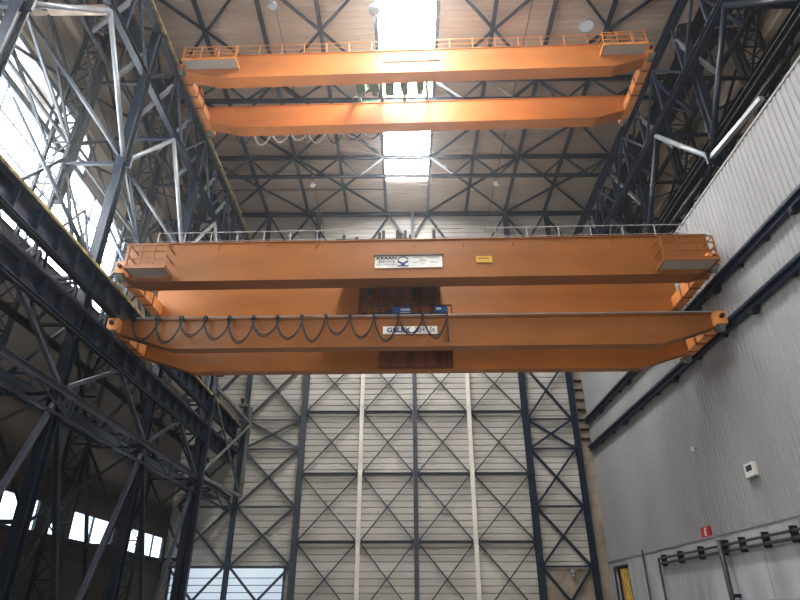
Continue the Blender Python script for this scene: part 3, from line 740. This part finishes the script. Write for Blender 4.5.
# --- trolleys
def trolley(label, xm, y, z, rz, x0, x1, gauge, body, boxes, h0, dark=True):
    r = thing('hoist_trolley', label, 'hoist trolley', (xm, y, z), rz=rz, local=True)
    f = MB()
    for yy in (.25, gauge+.2): f.box(x0, x1, yy, yy+.22, h0+.14, h0+.42)
    for i in range(4): xx = x0+(x1-x0-.2)*i/3; f.box(xx, xx+.2, .3, gauge+.3, h0+.2, h0+.4)
    f.build('frame', M['black'] if dark else M['green'], r, local=True)
    for xx in (x0+.25, x1-.25):
        for yy in (.36, gauge+.31): MB().tube((xx, yy-.05, h0+.16), (xx, yy+.05, h0+.16), .14, 12).build('wheel', M['steel_olive'], r, local=True)
    for (a, b_, ya, yb, za, zb) in boxes:
        MB().box(a, b_, ya, yb, za, zb).build('hoist_box', body, r, local=True)
    return r
tI = trolley('dark hoist trolley on top of the crane with the company sign', xI, 25.0, 14.36, -.020, -3.9, -.2, 4.2, M['black'],
             [(-3.6, -2.7, 1.2, 2.2, 2.3, 2.7), (-1.7, -.6, 1.4, 3.2, 2.3, 2.75)], 2.02)
MB().box(-3.8, 1.45, 1.0, 4.1, 2.2, 2.28).build('deck_plate', M['black'], tI, local=True)
for q in ((-3.0, -2.55), (-1.95, -1.75), (-1.15, -.1), (.25, .42), (.95, 1.4)): MB().box(q[0], q[1], 3.75, 4.05, .02, 2.22).build('shade_plate', M['redbrown'], tI, local=True)  # dark strips added as the trolley's shade on the rear girder
for (x, hgt) in ((-3.55, .35), (-2.9, .2), (-1.75, .45), (-1.55, .55), (-.85, .55), (-.7, .4), (-.45, .55), (-.2, .3), (1.0, .55)):
    MB().box(x, x+.15, .0, .16, 2.15, 2.2+hgt).build('switch_post', M['black'], tI, local=True)
for (hx, hy) in ((-2.35, 2.6), (.0, 2.7)):
    hk = thing('hook_block', 'small dark hook block between the two near cranes, %s one' % ('left' if hx < -1 else 'right'), 'hook', (xI, 25.0, 14.36), rz=-.020, local=True)
    m = MB(); m.tube((hx-.1, hy, .72), (hx+.1, hy, .72), .18, 14); m.box(hx-.13, hx+.13, hy-.08, hy+.08, .55, .85)
    m.build('sheave', M['black'], hk, local=True)
    pts = [(hx, hy, .55), (hx, hy, .45)] + [(hx+.12*math.sin(a), hy, .32+.13*math.cos(a)) for a in [k*.5 for k in range(1, 9)]]
    MB().path(pts, .04, 6).build('hook', M['black'], hk, local=True)
    MB().tube((hx-.14, hy, .4), (hx-.14, hy, 2.7), .025, 5).tube((hx+.14, hy, .4), (hx+.14, hy, 2.7), .025, 5).build('rope', M['black'], hk, local=True)

tII = trolley('blue and black hoist trolley on the lowest crane behind the cable loops', xII, 25.9, 11.15, -.016, -2.0, 1.7, 3.05, M['blue'],
              [(-1.0, -.1, .35, 1.4, 1.6, 2.25), (1.05, 1.72, .35, 1.4, 1.6, 2.28)], 1.45)
for q in ((-.62, -.15, 2.04, 2.14), (-.62, -.15, 1.82, 1.95), (1.15, 1.4, 2.06, 2.18)): MB().box(q[0], q[1], .32, .35, q[2], q[3]).build('white_print', M['cable_white'], tII, local=True)
for q in ((-1.4, -1.0, .4, 1.2, 1.6, 2.2), (.1, 1.05, .5, 1.4, 1.6, 2.0)): MB().box(*q).build('gear_case', M['black'], tII, local=True)
MB().box(-1.8, 2.0, 2.6, 2.98, .03, 1.62).build('shade_plate', M['redbrown'], tII, local=True)  # dark sheet standing in for trolley shade on the far girder
f = MB()
for (p, q) in (((-2.0, .3, 2.3), (1.9, .3, 2.3)), ((-2.0, .3, 1.5), (-2.0, .3, 2.3)), ((1.9, .3, 1.5), (1.9, .3, 2.3)), ((-2, .3, 1.9), (-1, .3, 1.9))):
    f.bar(p, q, .045)
f.build('guard_rail', M['black'], tII, local=True)
MB().box(-1.8, 2.0, .6, 2.9, 1.62, 1.7).build('deck_plate', M['black'], tII, local=True)

tT = trolley('green hoist trolley between the girders of the topmost crane, in the skylight glare', xT, 26.0, 29.55, -.028, -3.9, 1.0, 4.3, M['green'],
             [(-3.8, -3.2, 1.6, 2.6, 1.2, 2.3), (-3.0, -2.3, 1.6, 2.6, 1.2, 2.2), (-1.9, -1.3, 1.6, 2.8, 1.0, 2.4), (-.9, -.4, 1.5, 2.6, 1.2, 2.3), (.2, .7, 1.5, 2.6, 1.2, 2.4)], 2.0, dark=False)
f = MB()
for xx in (-3.5, -2.6, -1.6, -.6, .4): f.tube((xx, 1.4, 1.6), (xx, 3.2, 1.6), .22, 12)
f.box(-3.9, .9, 1.3, 1.45, .95, 1.1)
f.build('hoist_drum', M['steel_olive'], tT, local=True)

# ------------------------------------------------------------------ light
def area(name, loc, rot, sx, sy, e, col=(1, 1, 1)):
    l = bpy.data.lights.new(name, 'AREA'); l.shape = 'RECTANGLE'; l.size = sx; l.size_y = sy; l.energy = e; l.color = col
    o = bpy.data.objects.new(name, l); C.objects.link(o); o.location = loc; o.rotation_euler = rot; return o
# added fill lamp at the unseen hall front behind the viewer
area('front_fill_light', (-2, YF+.5, 14), (math.radians(112), 0, 0), 30, 24, 1500, (1, .97, .93))
area('roof_fill_light', (0, YF+3, 8), (math.radians(152), 0, 0), 26, 8, 4800, (1, .95, .88))  # second added lamp, aimed up to brighten the roof
# daylight of the side glazing
area('side_glazing_daylight', (XLW+.25, 19, 19.5+H), (0, math.radians(-90), 0), 6, 24, 1400, (.92, .97, 1))

wd = bpy.data.worlds.new('world'); bpy.context.scene.world = wd; wd.use_nodes = True
wd.node_tree.nodes['Background'].inputs[0].default_value = (.75, .86, 1, 1); wd.node_tree.nodes['Background'].inputs[1].default_value = .8

# ------------------------------------------------------------------ camera
cd = bpy.data.cameras.new('camera'); cd.sensor_width = 36; cd.lens = 595/800*36; cd.clip_end = 300
co = bpy.data.objects.new('camera', cd); C.objects.link(co)
co.location = (0, 0, H); co.rotation_euler = (math.radians(90+27.7), 0, math.radians(.6))
sc = bpy.context.scene; sc.camera = co
sc.view_settings.view_transform = 'Standard'; sc.view_settings.look = 'None'; sc.view_settings.exposure = .02; sc.view_settings.gamma = .88
sc.cycles.use_denoising = True
sc.cycles.max_bounces = 6; sc.cycles.diffuse_bounces = 4

# thin haze in the hall air
wn = wd.node_tree.nodes; v = wn.new('ShaderNodeVolumeScatter')
v.inputs['Density'].default_value = .0016; v.inputs['Anisotropy'].default_value = .8; v.inputs['Color'].default_value = (.95, .97, 1, 1)
wd.node_tree.links.new(v.outputs[0], wn['World Output'].inputs['Volume'])
